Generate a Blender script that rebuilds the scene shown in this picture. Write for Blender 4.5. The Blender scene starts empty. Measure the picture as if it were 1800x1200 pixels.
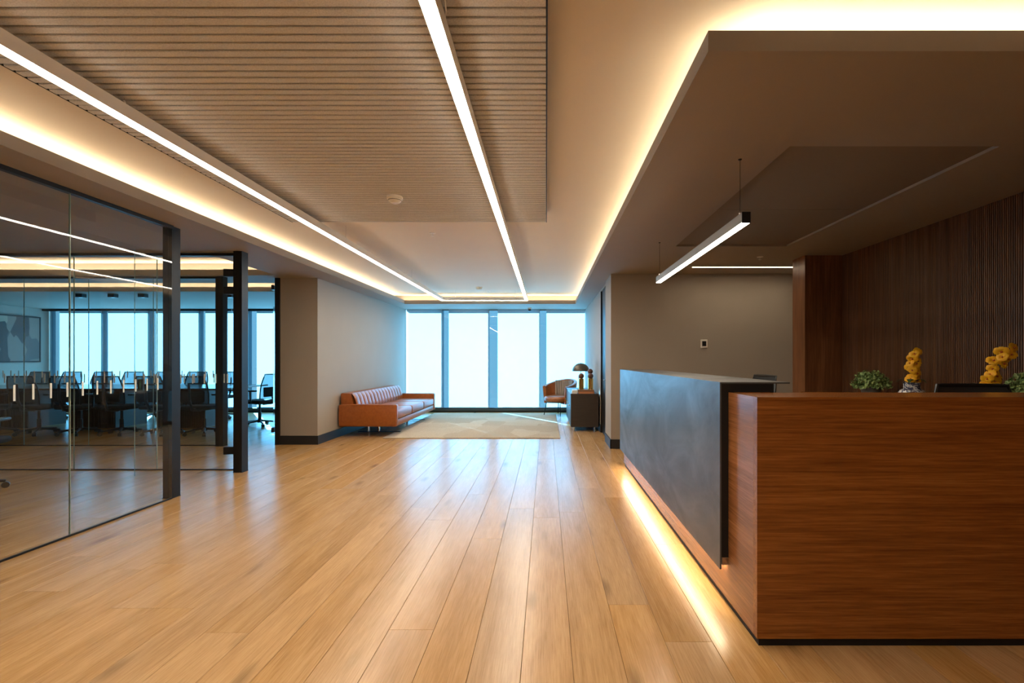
import bpy, bmesh, math, random
from mathutils import Vector, Matrix

# ------------------------------------------------------------------ camera, world, sun, exposure
SC = bpy.context.scene
COL = SC.collection
random.seed(7)

cam_data = bpy.data.cameras.new('camera')
cam = bpy.data.objects.new('camera', cam_data)
COL.objects.link(cam)
cam.location = (0, 0, 1.25)
cam.rotation_euler = (math.pi / 2, 0, 0)
cam_data.sensor_fit = 'HORIZONTAL'
cam_data.sensor_width = 36
cam_data.lens = 17.0
cam_data.shift_x = -60 / 1800
cam_data.shift_y = 32 / 1800
cam_data.clip_start = 0.05
SC.camera = cam

world = bpy.data.worlds.new('hazy_sky')
SC.world = world
world.use_nodes = True
wn = world.node_tree
wn.nodes.clear()
w_out = wn.nodes.new('ShaderNodeOutputWorld')
w_bg = wn.nodes.new('ShaderNodeBackground')
w_tc = wn.nodes.new('ShaderNodeTexCoord')
w_sep = wn.nodes.new('ShaderNodeSeparateXYZ')
w_ramp = wn.nodes.new('ShaderNodeValToRGB')
w_ramp.color_ramp.elements[0].position = 0.0
w_ramp.color_ramp.elements[0].color = (0.27, 0.52, 0.70, 1)
w_ramp.color_ramp.elements[1].position = 0.9
w_ramp.color_ramp.elements[1].color = (0.12, 0.42, 0.80, 1)
wn.links.new(w_tc.outputs['Generated'], w_sep.inputs[0])
wn.links.new(w_sep.outputs['Z'], w_ramp.inputs[0])
wn.links.new(w_ramp.outputs[0], w_bg.inputs['Color'])
w_bg.inputs['Strength'].default_value = 0.24
wn.links.new(w_bg.outputs[0], w_out.inputs[0])

sun_data = bpy.data.lights.new('sun', 'SUN')
sun = bpy.data.objects.new('sun', sun_data)
COL.objects.link(sun)
sun.location = (-6, 20, 9)
sun_data.energy = 8.6
sun_data.angle = math.radians(0.6)
sun_data.color = (0.265, 0.64, 0.93)
_el = math.radians(24)
sun.rotation_euler = Vector((0.574 * math.cos(_el), -0.819 * math.cos(_el), -math.sin(_el))).to_track_quat('-Z', 'Y').to_euler()

SC.view_settings.view_transform = 'Standard'
SC.view_settings.look = 'None'
SC.view_settings.exposure = 2.25
SC.view_settings.gamma = 1.0
SC.view_settings.use_curve_mapping = False
cy = SC.cycles
cy.use_denoising = True
try:
    cy.denoiser = 'OPENIMAGEDENOISE'
    cy.denoising_input_passes = 'RGB_ALBEDO_NORMAL'
except Exception:
    pass
cy.max_bounces = 14
cy.diffuse_bounces = 6
cy.glossy_bounces = 5
cy.transmission_bounces = 8
cy.transparent_max_bounces = 24
cy.sample_clamp_indirect = 6.0
cy.caustics_reflective = False
cy.caustics_refractive = False

# light levels (radiance of the lamps)
COVE = 10.0
PENDANT = 11.5
DESK_LED = 12.0
WALL_LED = 7.5
WARM = (1.0, 0.80, 0.54)
NEUTRAL = (1.0, 0.88, 0.70)

# ------------------------------------------------------------------ dimensions
H = 1.25            # eye height
F = 850.0           # focal length in pixels of the 1800 px frame
ZS = 2.454          # soffit
ZF = 2.535          # top of cove lip
ZC = 2.665          # coffer ceiling
XG = -3.37          # glass line / left wall
XR = 0.942          # right wall of the lounge
YW = 11.6           # window line
XL = -11.93         # far left wall of the meeting room
XE = 3.42           # fluted wall
YB = -3.0           # wall behind the viewer

# ------------------------------------------------------------------ materials
def newmat(name):
    m = bpy.data.materials.new(name)
    m.use_nodes = True
    nt = m.node_tree
    nt.nodes.clear()
    out = nt.nodes.new('ShaderNodeOutputMaterial')
    return m, nt, out

def N(nt, typ, **kw):
    n = nt.nodes.new(typ)
    for k, v in kw.items():
        if k.startswith('i_'):
            n.inputs[k[2:].replace('_', ' ')].default_value = v
        else:
            setattr(n, k, v)
    return n

def L(nt, a, b):
    nt.links.new(a, b)

def c4(c):
    return (c[0], c[1], c[2], 1.0)

def simple(name, color, rough=0.5, metal=0.0, spec=0.5, noise=None, bump=0.0, nscale=(60, 60, 60), coat=0.0, mix=0.25):
    m, nt, out = newmat(name)
    b = N(nt, 'ShaderNodeBsdfPrincipled')
    b.inputs['Base Color'].default_value = c4(color)
    b.inputs['Roughness'].default_value = rough
    b.inputs['Metallic'].default_value = metal
    b.inputs['Specular IOR Level'].default_value = spec
    b.inputs['Coat Weight'].default_value = coat
    b.inputs['Coat Roughness'].default_value = 0.15
    L(nt, b.outputs[0], out.inputs[0])
    if noise or bump:
        g = N(nt, 'ShaderNodeNewGeometry')
        mp = N(nt, 'ShaderNodeMapping')
        mp.inputs['Scale'].default_value = nscale
        L(nt, g.outputs['Position'], mp.inputs[0])
        tx = N(nt, 'ShaderNodeTexNoise')
        tx.inputs['Scale'].default_value = 1.0
        tx.inputs['Detail'].default_value = 5.0
        L(nt, mp.outputs[0], tx.inputs['Vector'])
        if noise:
            mx = N(nt, 'ShaderNodeMix', data_type='RGBA')
            mx.inputs[6].default_value = c4(color)
            mx.inputs[7].default_value = c4(noise)
            rp = N(nt, 'ShaderNodeMapRange')
            rp.inputs[1].default_value = 0.5 - mix
            rp.inputs[2].default_value = 0.5 + mix
            L(nt, tx.outputs[0], rp.inputs[0])
            L(nt, rp.outputs[0], mx.inputs[0])
            L(nt, mx.outputs[2], b.inputs['Base Color'])
        if bump:
            bp = N(nt, 'ShaderNodeBump')
            bp.inputs['Strength'].default_value = bump
            bp.inputs['Distance'].default_value = 0.002
            L(nt, tx.outputs[0], bp.inputs['Height'])
            L(nt, bp.outputs[0], b.inputs['Normal'])
    return m

def emissive(name, color, strength):
    m, nt, out = newmat(name)
    e = N(nt, 'ShaderNodeEmission')
    e.inputs[0].default_value = c4(color)
    e.inputs[1].default_value = strength
    L(nt, e.outputs[0], out.inputs[0])
    return m

def glass(name, tint, ior=1.5):
    m, nt, out = newmat(name)
    t = N(nt, 'ShaderNodeBsdfTransparent')
    t.inputs[0].default_value = c4(tint)
    g = N(nt, 'ShaderNodeBsdfGlossy')
    g.inputs['Roughness'].default_value = 0.0
    g.inputs[0].default_value = (1, 1, 1, 1)
    fr = N(nt, 'ShaderNodeFresnel')
    fr.inputs[0].default_value = ior
    # the surface facing the ray reflects; on leaving the pane only the tint is left
    ge = N(nt, 'ShaderNodeNewGeometry')
    inv = N(nt, 'ShaderNodeMath', operation='SUBTRACT')
    inv.inputs[0].default_value = 1.0
    L(nt, ge.outputs['Backfacing'], inv.inputs[1])
    mu = N(nt, 'ShaderNodeMath', operation='MULTIPLY')
    L(nt, fr.outputs[0], mu.inputs[0])
    L(nt, inv.outputs[0], mu.inputs[1])
    mx = N(nt, 'ShaderNodeMixShader')
    L(nt, mu.outputs[0], mx.inputs[0])
    L(nt, t.outputs[0], mx.inputs[1])
    L(nt, g.outputs[0], mx.inputs[2])
    L(nt, mx.outputs[0], out.inputs[0])
    return m

def wood(name, dark, mid, light, axis, stretch, fine, rough, per_piece=0.0, knots=0.0, spec=0.5, bump=0.12, coat=0.0, ratio=9):
    """procedural wood: grain runs along axis; per_piece shifts and recolours every piece."""
    m, nt, out = newmat(name)
    b = N(nt, 'ShaderNodeBsdfPrincipled')
    b.inputs['Roughness'].default_value = rough
    b.inputs['Specular IOR Level'].default_value = spec
    b.inputs['Coat Weight'].default_value = coat
    L(nt, b.outputs[0], out.inputs[0])
    g = N(nt, 'ShaderNodeNewGeometry')
    oi = N(nt, 'ShaderNodeObjectInfo')
    ad = N(nt, 'ShaderNodeMath', operation='ADD')
    L(nt, oi.outputs['Random'], ad.inputs[0])
    L(nt, g.outputs['Random Per Island'], ad.inputs[1])
    fr = N(nt, 'ShaderNodeMath', operation='FRACT')
    L(nt, ad.outputs[0], fr.inputs[0])
    off = N(nt, 'ShaderNodeMath', operation='MULTIPLY')
    off.inputs[1].default_value = 40.0 if per_piece else 0.0
    L(nt, fr.outputs[0], off.inputs[0])
    va = N(nt, 'ShaderNodeVectorMath', operation='ADD')
    L(nt, g.outputs['Position'], va.inputs[0])
    L(nt, off.outputs[0], va.inputs[1])
    def mapped(s_long, s_cross):
        mp = N(nt, 'ShaderNodeMapping')
        sc = [s_cross] * 3
        sc[axis] = s_long
        mp.inputs['Scale'].default_value = sc
        L(nt, va.outputs[0], mp.inputs[0])
        return mp
    m1 = mapped(stretch, stretch * ratio)
    n1 = N(nt, 'ShaderNodeTexNoise')
    n1.inputs['Scale'].default_value = 1.0
    n1.inputs['Detail'].default_value = 6
    n1.inputs['Roughness'].default_value = 0.6
    n1.inputs['Distortion'].default_value = 0.6
    L(nt, m1.outputs[0], n1.inputs['Vector'])
    m2 = mapped(fine * 0.03, fine)
    n2 = N(nt, 'ShaderNodeTexNoise')
    n2.inputs['Scale'].default_value = 1.0
    n2.inputs['Detail'].default_value = 4
    n2.inputs['Roughness'].default_value = 0.7
    L(nt, m2.outputs[0], n2.inputs['Vector'])
    mixn = N(nt, 'ShaderNodeMath', operation='MULTIPLY_ADD')
    mixn.inputs[1].default_value = 0.55
    L(nt, n2.outputs[0], mixn.inputs[0])
    mm = N(nt, 'ShaderNodeMath', operation='MULTIPLY')
    mm.inputs[1].default_value = 0.45
    L(nt, n1.outputs[0], mm.inputs[0])
    L(nt, mm.outputs[0], mixn.inputs[2])
    cr = N(nt, 'ShaderNodeValToRGB')
    e = cr.color_ramp.elements
    e[0].position, e[0].color = 0.36, c4(dark)
    e[1].position, e[1].color = 0.64, c4(light)
    k = e.new(0.5)
    k.color = c4(mid)
    L(nt, mixn.outputs[0], cr.inputs[0])
    colour = cr.outputs[0]
    if knots:
        mk = mapped(1.3, 4.6)
        vo = N(nt, 'ShaderNodeTexVoronoi')
        vo.inputs['Scale'].default_value = 1.0
        L(nt, mk.outputs[0], vo.inputs['Vector'])
        dist = N(nt, 'ShaderNodeMath', operation='MULTIPLY_ADD')
        dist.inputs[1].default_value = 0.12
        L(nt, n1.outputs[0], dist.inputs[0])
        L(nt, vo.outputs['Distance'], dist.inputs[2])
        kr = N(nt, 'ShaderNodeMapRange')
        kr.inputs[1].default_value = 0.075
        kr.inputs[2].default_value = 0.25
        kr.inputs[3].default_value = knots
        kr.inputs[4].default_value = 0.0
        L(nt, dist.outputs[0], kr.inputs[0])
        mx = N(nt, 'ShaderNodeMix', data_type='RGBA')
        mx.inputs[7].default_value = c4([d * 0.42 for d in dark])
        L(nt, kr.outputs[0], mx.inputs[0])
        L(nt, colour, mx.inputs[6])
        colour = mx.outputs[2]
    if per_piece:
        hv = N(nt, 'ShaderNodeHueSaturation')
        r2 = N(nt, 'ShaderNodeMath', operation='MULTIPLY')
        r2.inputs[1].default_value = 7.31
        L(nt, fr.outputs[0], r2.inputs[0])
        f2 = N(nt, 'ShaderNodeMath', operation='FRACT')
        L(nt, r2.outputs[0], f2.inputs[0])
        vv = N(nt, 'ShaderNodeMapRange')
        vv.inputs[3].default_value = 1.0 - per_piece
        vv.inputs[4].default_value = 1.0 + per_piece
        L(nt, f2.outputs[0], vv.inputs[0])
        L(nt, vv.outputs[0], hv.inputs['Value'])
        sv = N(nt, 'ShaderNodeMapRange')
        sv.inputs[3].default_value = 1.08
        sv.inputs[4].default_value = 0.94
        L(nt, fr.outputs[0], sv.inputs[0])
        L(nt, sv.outputs[0], hv.inputs['Saturation'])
        L(nt, colour, hv.inputs['Color'])
        colour = hv.outputs[0]
    L(nt, colour, b.inputs['Base Color'])
    if bump:
        bp = N(nt, 'ShaderNodeBump')
        bp.inputs['Strength'].default_value = bump
        bp.inputs['Distance'].default_value = 0.0006
        L(nt, mixn.outputs[0], bp.inputs['Height'])
        L(nt, bp.outputs[0], b.inputs['Normal'])
    return m

M = {}
M['paint'] = simple('taupe_wall_paint', (0.355, 0.315, 0.272), 0.75, spec=0.25, noise=(0.345, 0.305, 0.262), nscale=(3, 3, 3))
M['coffer'] = simple('coffer_paint', (0.76, 0.69, 0.59), 0.8, spec=0.2, noise=(0.74, 0.67, 0.57), nscale=(2, 2, 2))
M['panel'] = simple('dark_ceiling_panel', (0.24, 0.20, 0.165), 0.85, spec=0.2)
M['felt'] = simple('acoustic_felt', (0.72, 0.715, 0.70), 0.95, spec=0.1, noise=(0.50, 0.495, 0.485), nscale=(180, 180, 180), bump=0.5)
M['felt_gap'] = simple('felt_backing', (0.055, 0.045, 0.04), 0.95, spec=0.1)
M['black'] = simple('black_metal', (0.010, 0.010, 0.011), 0.45, spec=0.3)
M['black_matt'] = simple('black_matt_paint', (0.010, 0.009, 0.009), 0.6, spec=0.3)
M['baseboard'] = simple('black_baseboard', (0.014, 0.014, 0.015), 0.45)
M['white_metal'] = simple('white_powder_coat', (0.78, 0.74, 0.67), 0.45)
M['white_plastic'] = simple('white_plastic', (0.80, 0.77, 0.70), 0.4)
M['steel'] = simple('brushed_steel', (0.70, 0.70, 0.70), 0.22, metal=1.0)
M['chrome'] = simple('chrome', (0.85, 0.85, 0.86), 0.07, metal=1.0)
M['brass'] = simple('polished_brass', (0.86, 0.56, 0.17), 0.14, metal=1.0)
M['bronze'] = simple('aged_bronze', (0.10, 0.088, 0.07), 0.38, metal=0.6)
M['ball'] = simple('dark_walnut_ball', (0.11, 0.045, 0.03), 0.3)
M['oak'] = wood('oak_planks', (0.385, 0.21, 0.082), (0.495, 0.285, 0.120), (0.585, 0.36, 0.162), 1, 1.1, 190, 0.26, per_piece=0.08, bump=0.03, knots=0.7, spec=0.45)
M['subfloor'] = simple('dark_subfloor', (0.10, 0.05, 0.02), 0.9)  # dark subfloor that shows in the plank joints
M['walnut'] = wood('walnut_veneer', (0.15, 0.045, 0.009), (0.25, 0.082, 0.0155), (0.36, 0.135, 0.027), 0, 0.7, 130, 0.26, spec=0.5, bump=0.04, ratio=30)
M['walnut_y'] = wood('walnut_veneer_side', (0.17, 0.062, 0.020), (0.26, 0.100, 0.033), (0.36, 0.155, 0.055), 1, 0.7, 130, 0.26, spec=0.5, bump=0.04, ratio=30)
M['walnut_z'] = wood('walnut_veneer_upright', (0.10, 0.037, 0.015), (0.18, 0.070, 0.027), (0.27, 0.115, 0.047), 2, 0.8, 70, 0.38, spec=0.4, bump=0.1)
M['flute'] = wood('walnut_flutes', (0.075, 0.032, 0.015), (0.145, 0.066, 0.032), (0.22, 0.105, 0.053), 2, 0.7, 60, 0.42, per_piece=0.16, spec=0.4, bump=0.1)
M['table_wood'] = wood('table_wood', (0.12, 0.05, 0.025), (0.2, 0.085, 0.04), (0.28, 0.13, 0.06), 0, 1.0, 50, 0.18)
M['cabinet'] = simple('dark_stained_oak', (0.028, 0.020, 0.016), 0.42, noise=(0.04, 0.028, 0.022), nscale=(6, 6, 60))
M['leather'] = simple('cognac_leather', (0.36, 0.105, 0.018), 0.36, noise=(0.27, 0.070, 0.011), nscale=(26, 26, 26), bump=0.25, spec=0.6)
M['seam'] = simple('leather_seam', (0.13, 0.03, 0.008), 0.6)
M['concrete'] = None
M['chair_black'] = simple('chair_plastic', (0.012, 0.012, 0.013), 0.4)
M['chair_fabric'] = simple('chair_fabric', (0.018, 0.018, 0.020), 0.85, bump=0.3, nscale=(300, 300, 300))
M['glass'] = glass('clear_partition_glass', (0.982, 0.988, 0.982), 1.52)
M['facade_glass'] = glass('tinted_facade_glass', (0.72, 0.90, 0.97))
M['glass_edge'] = simple('polished_glass_edge', (0.30, 0.42, 0.38), 0.15, spec=0.6)
M['frost'] = simple('frosted_marking_film', (0.72, 0.76, 0.73), 0.6)
M['alu'] = simple('anodised_aluminium', (0.22, 0.30, 0.34), 0.4, metal=0.3)
M['led_warm'] = emissive('warm_led', WARM, COVE)
M['led_wall'] = emissive('wall_wash_led', (1.0, 0.80, 0.55), WALL_LED)
M['led_pendant'] = emissive('pendant_diffuser', NEUTRAL, PENDANT)
M['led_desk'] = emissive('desk_led', (1.0, 0.82, 0.55), DESK_LED)
M['leaf'] = simple('fern_leaf', (0.40, 0.56, 0.20), 0.5, noise=(0.05, 0.12, 0.025), nscale=(55, 55, 55), mix=0.14)
M['petal'] = simple('orchid_petal', (0.95, 0.56, 0.02), 0.5, noise=(0.90, 0.42, 0.008), nscale=(60, 60, 60))
M['petal_heart'] = simple('orchid_heart', (0.55, 0.12, 0.02), 0.5)
M['stem'] = simple('green_stem', (0.07, 0.11, 0.03), 0.5)
M['soil'] = simple('soil', (0.03, 0.02, 0.013), 0.95)
M['pot'] = simple('grey_pot', (0.12, 0.12, 0.12), 0.6)
M['rug'] = None
M['paper'] = simple('book_pages', (0.72, 0.66, 0.54), 0.8)
M['book_orange'] = simple('orange_cover', (0.52, 0.21, 0.09), 0.55)
M['book_brown'] = simple('brown_cover', (0.20, 0.10, 0.05), 0.5)
M['book_white'] = simple('white_cover', (0.70, 0.70, 0.66), 0.5)
M['screen'] = simple('dark_screen', (0.02, 0.02, 0.022), 0.2)
M['lens'] = simple('smoked_dome', (0.02, 0.02, 0.022), 0.08)
M['cushion_stripe'] = None

# concrete-look cladding
m, nt, out = newmat('troweled_cement')
b = N(nt, 'ShaderNodeBsdfPrincipled')
L(nt, b.outputs[0], out.inputs[0])
g = N(nt, 'ShaderNodeNewGeometry')
mp = N(nt, 'ShaderNodeMapping')
mp.inputs['Scale'].default_value = (1.0, 0.9, 1.9)
L(nt, g.outputs['Position'], mp.inputs[0])
n1 = N(nt, 'ShaderNodeTexNoise')
n1.inputs['Scale'].default_value = 1.6
n1.inputs['Detail'].default_value = 9
n1.inputs['Roughness'].default_value = 0.62
n1.inputs['Distortion'].default_value = 0.9
L(nt, mp.outputs[0], n1.inputs['Vector'])
cr = N(nt, 'ShaderNodeValToRGB')
cr.color_ramp.elements[0].position = 0.33
cr.color_ramp.elements[0].color = (0.050, 0.050, 0.051, 1)
cr.color_ramp.elements[1].position = 0.66
cr.color_ramp.elements[1].color = (0.092, 0.092, 0.093, 1)
L(nt, n1.outputs[0], cr.inputs[0])
L(nt, cr.outputs[0], b.inputs['Base Color'])
rr = N(nt, 'ShaderNodeMapRange')
rr.inputs[1].default_value = 0.3
rr.inputs[2].default_value = 0.7
rr.inputs[3].default_value = 0.50
rr.inputs[4].default_value = 0.36
L(nt, n1.outputs[0], rr.inputs[0])
L(nt, rr.outputs[0], b.inputs['Roughness'])
bp = N(nt, 'ShaderNodeBump')
bp.inputs['Strength'].default_value = 0.25
bp.inputs['Distance'].default_value = 0.002
L(nt, n1.outputs[0], bp.inputs['Height'])
L(nt, bp.outputs[0], b.inputs['Normal'])
M['concrete'] = m

# roller blind cloth: thin translucent weave
m, nt, out = newmat('blind_cloth')
tr = N(nt, 'ShaderNodeBsdfTranslucent')
tr.inputs[0].default_value = (0.80, 0.85, 0.88, 1)
df = N(nt, 'ShaderNodeBsdfDiffuse')
df.inputs[0].default_value = (0.75, 0.78, 0.80, 1)
mx = N(nt, 'ShaderNodeMixShader')
mx.inputs[0].default_value = 0.30
L(nt, tr.outputs[0], mx.inputs[1])
L(nt, df.outputs[0], mx.inputs[2])
L(nt, mx.outputs[0], out.inputs[0])
M['blind'] = m

# chair mesh, half see-through
m, nt, out = newmat('chair_mesh')
df = N(nt, 'ShaderNodeBsdfDiffuse')
df.inputs[0].default_value = (0.035, 0.032, 0.030, 1)
tr = N(nt, 'ShaderNodeBsdfTransparent')
mx = N(nt, 'ShaderNodeMixShader')
mx.inputs[0].default_value = 0.80
L(nt, tr.outputs[0], mx.inputs[1])
L(nt, df.outputs[0], mx.inputs[2])
L(nt, mx.outputs[0], out.inputs[0])
M['mesh'] = m

# patchwork rug
m, nt, out = newmat('patchwork_rug')
b = N(nt, 'ShaderNodeBsdfPrincipled')
b.inputs['Roughness'].default_value = 0.95
b.inputs['Specular IOR Level'].default_value = 0.15
L(nt, b.outputs[0], out.inputs[0])
g = N(nt, 'ShaderNodeNewGeometry')
mp = N(nt, 'ShaderNodeMapping')
mp.inputs['Scale'].default_value = (1.1, 0.75, 1)
mp.inputs['Rotation'].default_value = (0, 0, 0.15)
L(nt, g.outputs['Position'], mp.inputs[0])
vo = N(nt, 'ShaderNodeTexVoronoi', distance='CHEBYCHEV')
vo.inputs['Scale'].default_value = 1.6
L(nt, mp.outputs[0], vo.inputs['Vector'])
cr = N(nt, 'ShaderNodeValToRGB')
cr.color_ramp.elements[0].color = (0.40, 0.31, 0.21, 1)
cr.color_ramp.elements[1].color = (0.56, 0.47, 0.35, 1)
L(nt, vo.outputs['Color'], cr.inputs[0])
no = N(nt, 'ShaderNodeTexNoise')
no.inputs['Scale'].default_value = 55
no.inputs['Detail'].default_value = 4
L(nt, g.outputs['Position'], no.inputs['Vector'])
mx = N(nt, 'ShaderNodeMix', data_type='RGBA', blend_type='MULTIPLY')
mx.inputs[0].default_value = 0.5
L(nt, cr.outputs[0], mx.inputs[6])
cr2 = N(nt, 'ShaderNodeValToRGB')
cr2.color_ramp.elements[0].position = 0.3
cr2.color_ramp.elements[0].color = (0.6, 0.6, 0.6, 1)
cr2.color_ramp.elements[1].position = 0.65
L(nt, no.outputs[0], cr2.inputs[0])
L(nt, cr2.outputs[0], mx.inputs[7])
L(nt, mx.outputs[2], b.inputs['Base Color'])
bp = N(nt, 'ShaderNodeBump')
bp.inputs['Strength'].default_value = 0.6
bp.inputs['Distance'].default_value = 0.004
L(nt, no.outputs[0], bp.inputs['Height'])
L(nt, bp.outputs[0], b.inputs['Normal'])
M['rug'] = m

# blue-and-white porcelain
m, nt, out = newmat('blue_white_porcelain')
b = N(nt, 'ShaderNodeBsdfPrincipled')
b.inputs['Roughness'].default_value = 0.15
L(nt, b.outputs[0], out.inputs[0])
tc = N(nt, 'ShaderNodeTexCoord')
no = N(nt, 'ShaderNodeTexNoise')
no.inputs['Scale'].default_value = 38
no.inputs['Detail'].default_value = 3
no.inputs['Distortion'].default_value = 1.2
L(nt, tc.outputs['Object'], no.inputs['Vector'])
cr = N(nt, 'ShaderNodeValToRGB')
cr.color_ramp.interpolation = 'CONSTANT'
cr.color_ramp.elements[0].color = (0.05, 0.06, 0.12, 1)
cr.color_ramp.elements[1].position = 0.5
cr.color_ramp.elements[1].color = (0.6, 0.6, 0.62, 1)
L(nt, no.outputs[0], cr.inputs[0])
L(nt, cr.outputs[0], b.inputs['Base Color'])
M['porcelain'] = m

# abstract painting
m, nt, out = newmat('abstract_canvas')
b = N(nt, 'ShaderNodeBsdfPrincipled')
b.inputs['Roughness'].default_value = 0.7
L(nt, b.outputs[0], out.inputs[0])
g = N(nt, 'ShaderNodeNewGeometry')
mp = N(nt, 'ShaderNodeMapping')
mp.inputs['Rotation'].default_value = (0.7, 0, 0)
mp.inputs['Scale'].default_value = (1, 2.2, 1.1)
L(nt, g.outputs['Position'], mp.inputs[0])
vo = N(nt, 'ShaderNodeTexVoronoi', distance='MANHATTAN')
vo.inputs['Scale'].default_value = 1.9
L(nt, mp.outputs[0], vo.inputs['Vector'])
cr = N(nt, 'ShaderNodeValToRGB')
cr.color_ramp.interpolation = 'CONSTANT'
cr.color_ramp.elements[0].color = (0.05, 0.035, 0.03, 1)
cr.color_ramp.elements[1].position = 0.75
cr.color_ramp.elements[1].color = (0.33, 0.25, 0.18, 1)
x = cr.color_ramp.elements.new(0.3); x.color = (0.20, 0.14, 0.11, 1)
x = cr.color_ramp.elements.new(0.55); x.color = (0.10, 0.075, 0.065, 1)
L(nt, vo.outputs['Color'], cr.inputs[0])
L(nt, cr.outputs[0], b.inputs['Base Color'])
M['canvas'] = m

# ribbed leather cushion
M['rib'] = simple('ribbed_grey_leather', (0.30, 0.25, 0.21), 0.4)

# ------------------------------------------------------------------ mesh helpers
class MB:
    def __init__(self):
        self.v, self.f = [], []
    def add(self, vs, fs):
        o = len(self.v)
        self.v += [tuple(p) for p in vs]
        self.f += [tuple(i + o for i in f) for f in fs]
        return self
    def box(self, x0, x1, y0, y1, z0, z1):
        if x0 > x1: x0, x1 = x1, x0
        if y0 > y1: y0, y1 = y1, y0
        if z0 > z1: z0, z1 = z1, z0
        return self.add([(x0, y0, z0), (x1, y0, z0), (x1, y1, z0), (x0, y1, z0), (x0, y0, z1), (x1, y0, z1), (x1, y1, z1), (x0, y1, z1)],
                        [(3, 2, 1, 0), (4, 5, 6, 7), (0, 1, 5, 4), (1, 2, 6, 5), (2, 3, 7, 6), (3, 0, 4, 7)])
    def rbox(self, x0, x1, y0, y1, z0, z1, r=0.02, seg=3):
        bm = bmesh.new()
        bmesh.ops.create_cube(bm, size=1)
        for v in bm.verts:
            v.co = Vector(((x0 + x1) / 2 + v.co.x * (x1 - x0), (y0 + y1) / 2 + v.co.y * (y1 - y0), (z0 + z1) / 2 + v.co.z * (z1 - z0)))
        bmesh.ops.bevel(bm, geom=bm.edges[:], offset=r, segments=seg, profile=0.5, affect='EDGES')
        bm.verts.index_update()
        self.add([v.co for v in bm.verts], [[v.index for v in f.verts] for f in bm.faces])
        bm.free()
        return self
    def tube(self, pts, r, n=8, caps=True):
        pts = [Vector(p) for p in pts]
        rs = r if isinstance(r, (list, tuple)) else [r] * len(pts)
        rings = []
        for i, p in enumerate(pts):
            if i == 0: d = pts[1] - p
            elif i == len(pts) - 1: d = p - pts[i - 1]
            else: d = (pts[i + 1] - pts[i - 1])
            d.normalize()
            a = Vector((0, 0, 1)) if abs(d.z) < 0.9 else Vector((1, 0, 0))
            u = d.cross(a).normalized()
            w = d.cross(u).normalized()
            rings.append([p + (u * math.cos(t) + w * math.sin(t)) * rs[i] for t in [2 * math.pi * k / n for k in range(n)]])
        vs = [q for ring in rings for q in ring]
        fs = []
        for i in range(len(pts) - 1):
            for k in range(n):
                fs.append((i * n + k, (i + 1) * n + k, (i + 1) * n + (k + 1) % n, i * n + (k + 1) % n))
        if caps:
            fs.append(tuple(range(n)))
            fs.append(tuple(reversed(range((len(pts) - 1) * n, len(pts) * n))))
        return self.add(vs, fs)
    def lathe(self, cx, cy_, prof, n=24, axis='z'):
        vs, fs = [], []
        for (r, z) in prof:
            for k in range(n):
                t = 2 * math.pi * k / n
                vs.append((cx + r * math.cos(t), cy_ + r * math.sin(t), z))
        for i in range(len(prof) - 1):
            for k in range(n):
                fs.append((i * n + k, i * n + (k + 1) % n, (i + 1) * n + (k + 1) % n, (i + 1) * n + k))
        fs.append(tuple(reversed(range(n))))
        fs.append(tuple(range((len(prof) - 1) * n, len(prof) * n)))
        return self.add(vs, fs)
    def sphere(self, c, r, n=16, m=10):
        prof = [(max(1e-4, r * math.sin(math.pi * i / m)), c[2] - r * math.cos(math.pi * i / m)) for i in range(m + 1)]
        return self.lathe(c[0], c[1], prof, n)
    def grid(self, fn, nu, nv):
        vs = [fn(i / nu, j / nv) for j in range(nv + 1) for i in range(nu + 1)]
        fs = [(j * (nu + 1) + i, j * (nu + 1) + i + 1, (j + 1) * (nu + 1) + i + 1, (j + 1) * (nu + 1) + i) for j in range(nv) for i in range(nu)]
        return self.add(vs, fs)

def wloc(o):
    p = Vector((0, 0, 0))
    while o is not None:
        p = p + o.location
        o = o.parent
    return p

def ob(name, mb, mat, parent=None, smooth=False, local=False):
    """links one mesh object; vertices are in world space unless local."""
    me = bpy.data.meshes.new(name)
    off = Vector((0, 0, 0)) if (parent is None or local) else wloc(parent)
    me.from_pydata([Vector(p) - off for p in mb.v], [], mb.f)
    me.materials.append(mat)
    if smooth:
        me.polygons.foreach_set('use_smooth', [True] * len(me.polygons))
        try:
            me.set_sharp_from_angle(angle=math.radians(35))
        except Exception:
            pass
    me.update()
    o = bpy.data.objects.new(name, me)
    COL.objects.link(o)
    if parent is not None:
        o.parent = parent
    return o

def inst(name, me, parent, loc, rot=(0, 0, 0), scale=(1, 1, 1)):
    o = bpy.data.objects.new(name, me)
    COL.objects.link(o)
    o.parent = parent
    o.location = loc
    o.rotation_euler = rot
    o.scale = scale
    return o

def thing(name, label, cat, loc=(0, 0, 0), rz=0.0, group=None):
    o = bpy.data.objects.new(name, None)
    o.empty_display_size = 0.1
    COL.objects.link(o)
    o.location = loc
    o.rotation_euler = (0, 0, rz)
    o['label'] = label
    o['category'] = cat
    if group: o['group'] = group
    return o

def tag(o, label, cat, group=None):
    o['label'] = label
    o['category'] = cat
    if group: o['group'] = group
    return o

def struct(name, mb, mat, label=None, parent=None):
    o = ob(name, mb, mat, parent)
    if parent is None:
        o['kind'] = 'structure'
        if label: o['label'] = label
    return o

def dup(root, loc, rz=None, label=None):
    r = root.copy()
    COL.objects.link(r)
    r.location = loc
    if rz is not None: r.rotation_euler = (0, 0, rz)
    if label: r['label'] = label
    for ch in list(root.children):
        c = ch.copy(); COL.objects.link(c); c.parent = r
        for gch in list(ch.children):
            d = gch.copy(); COL.objects.link(d); d.parent = c
    return r

def B(*a):
    return MB().box(*a)

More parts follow.
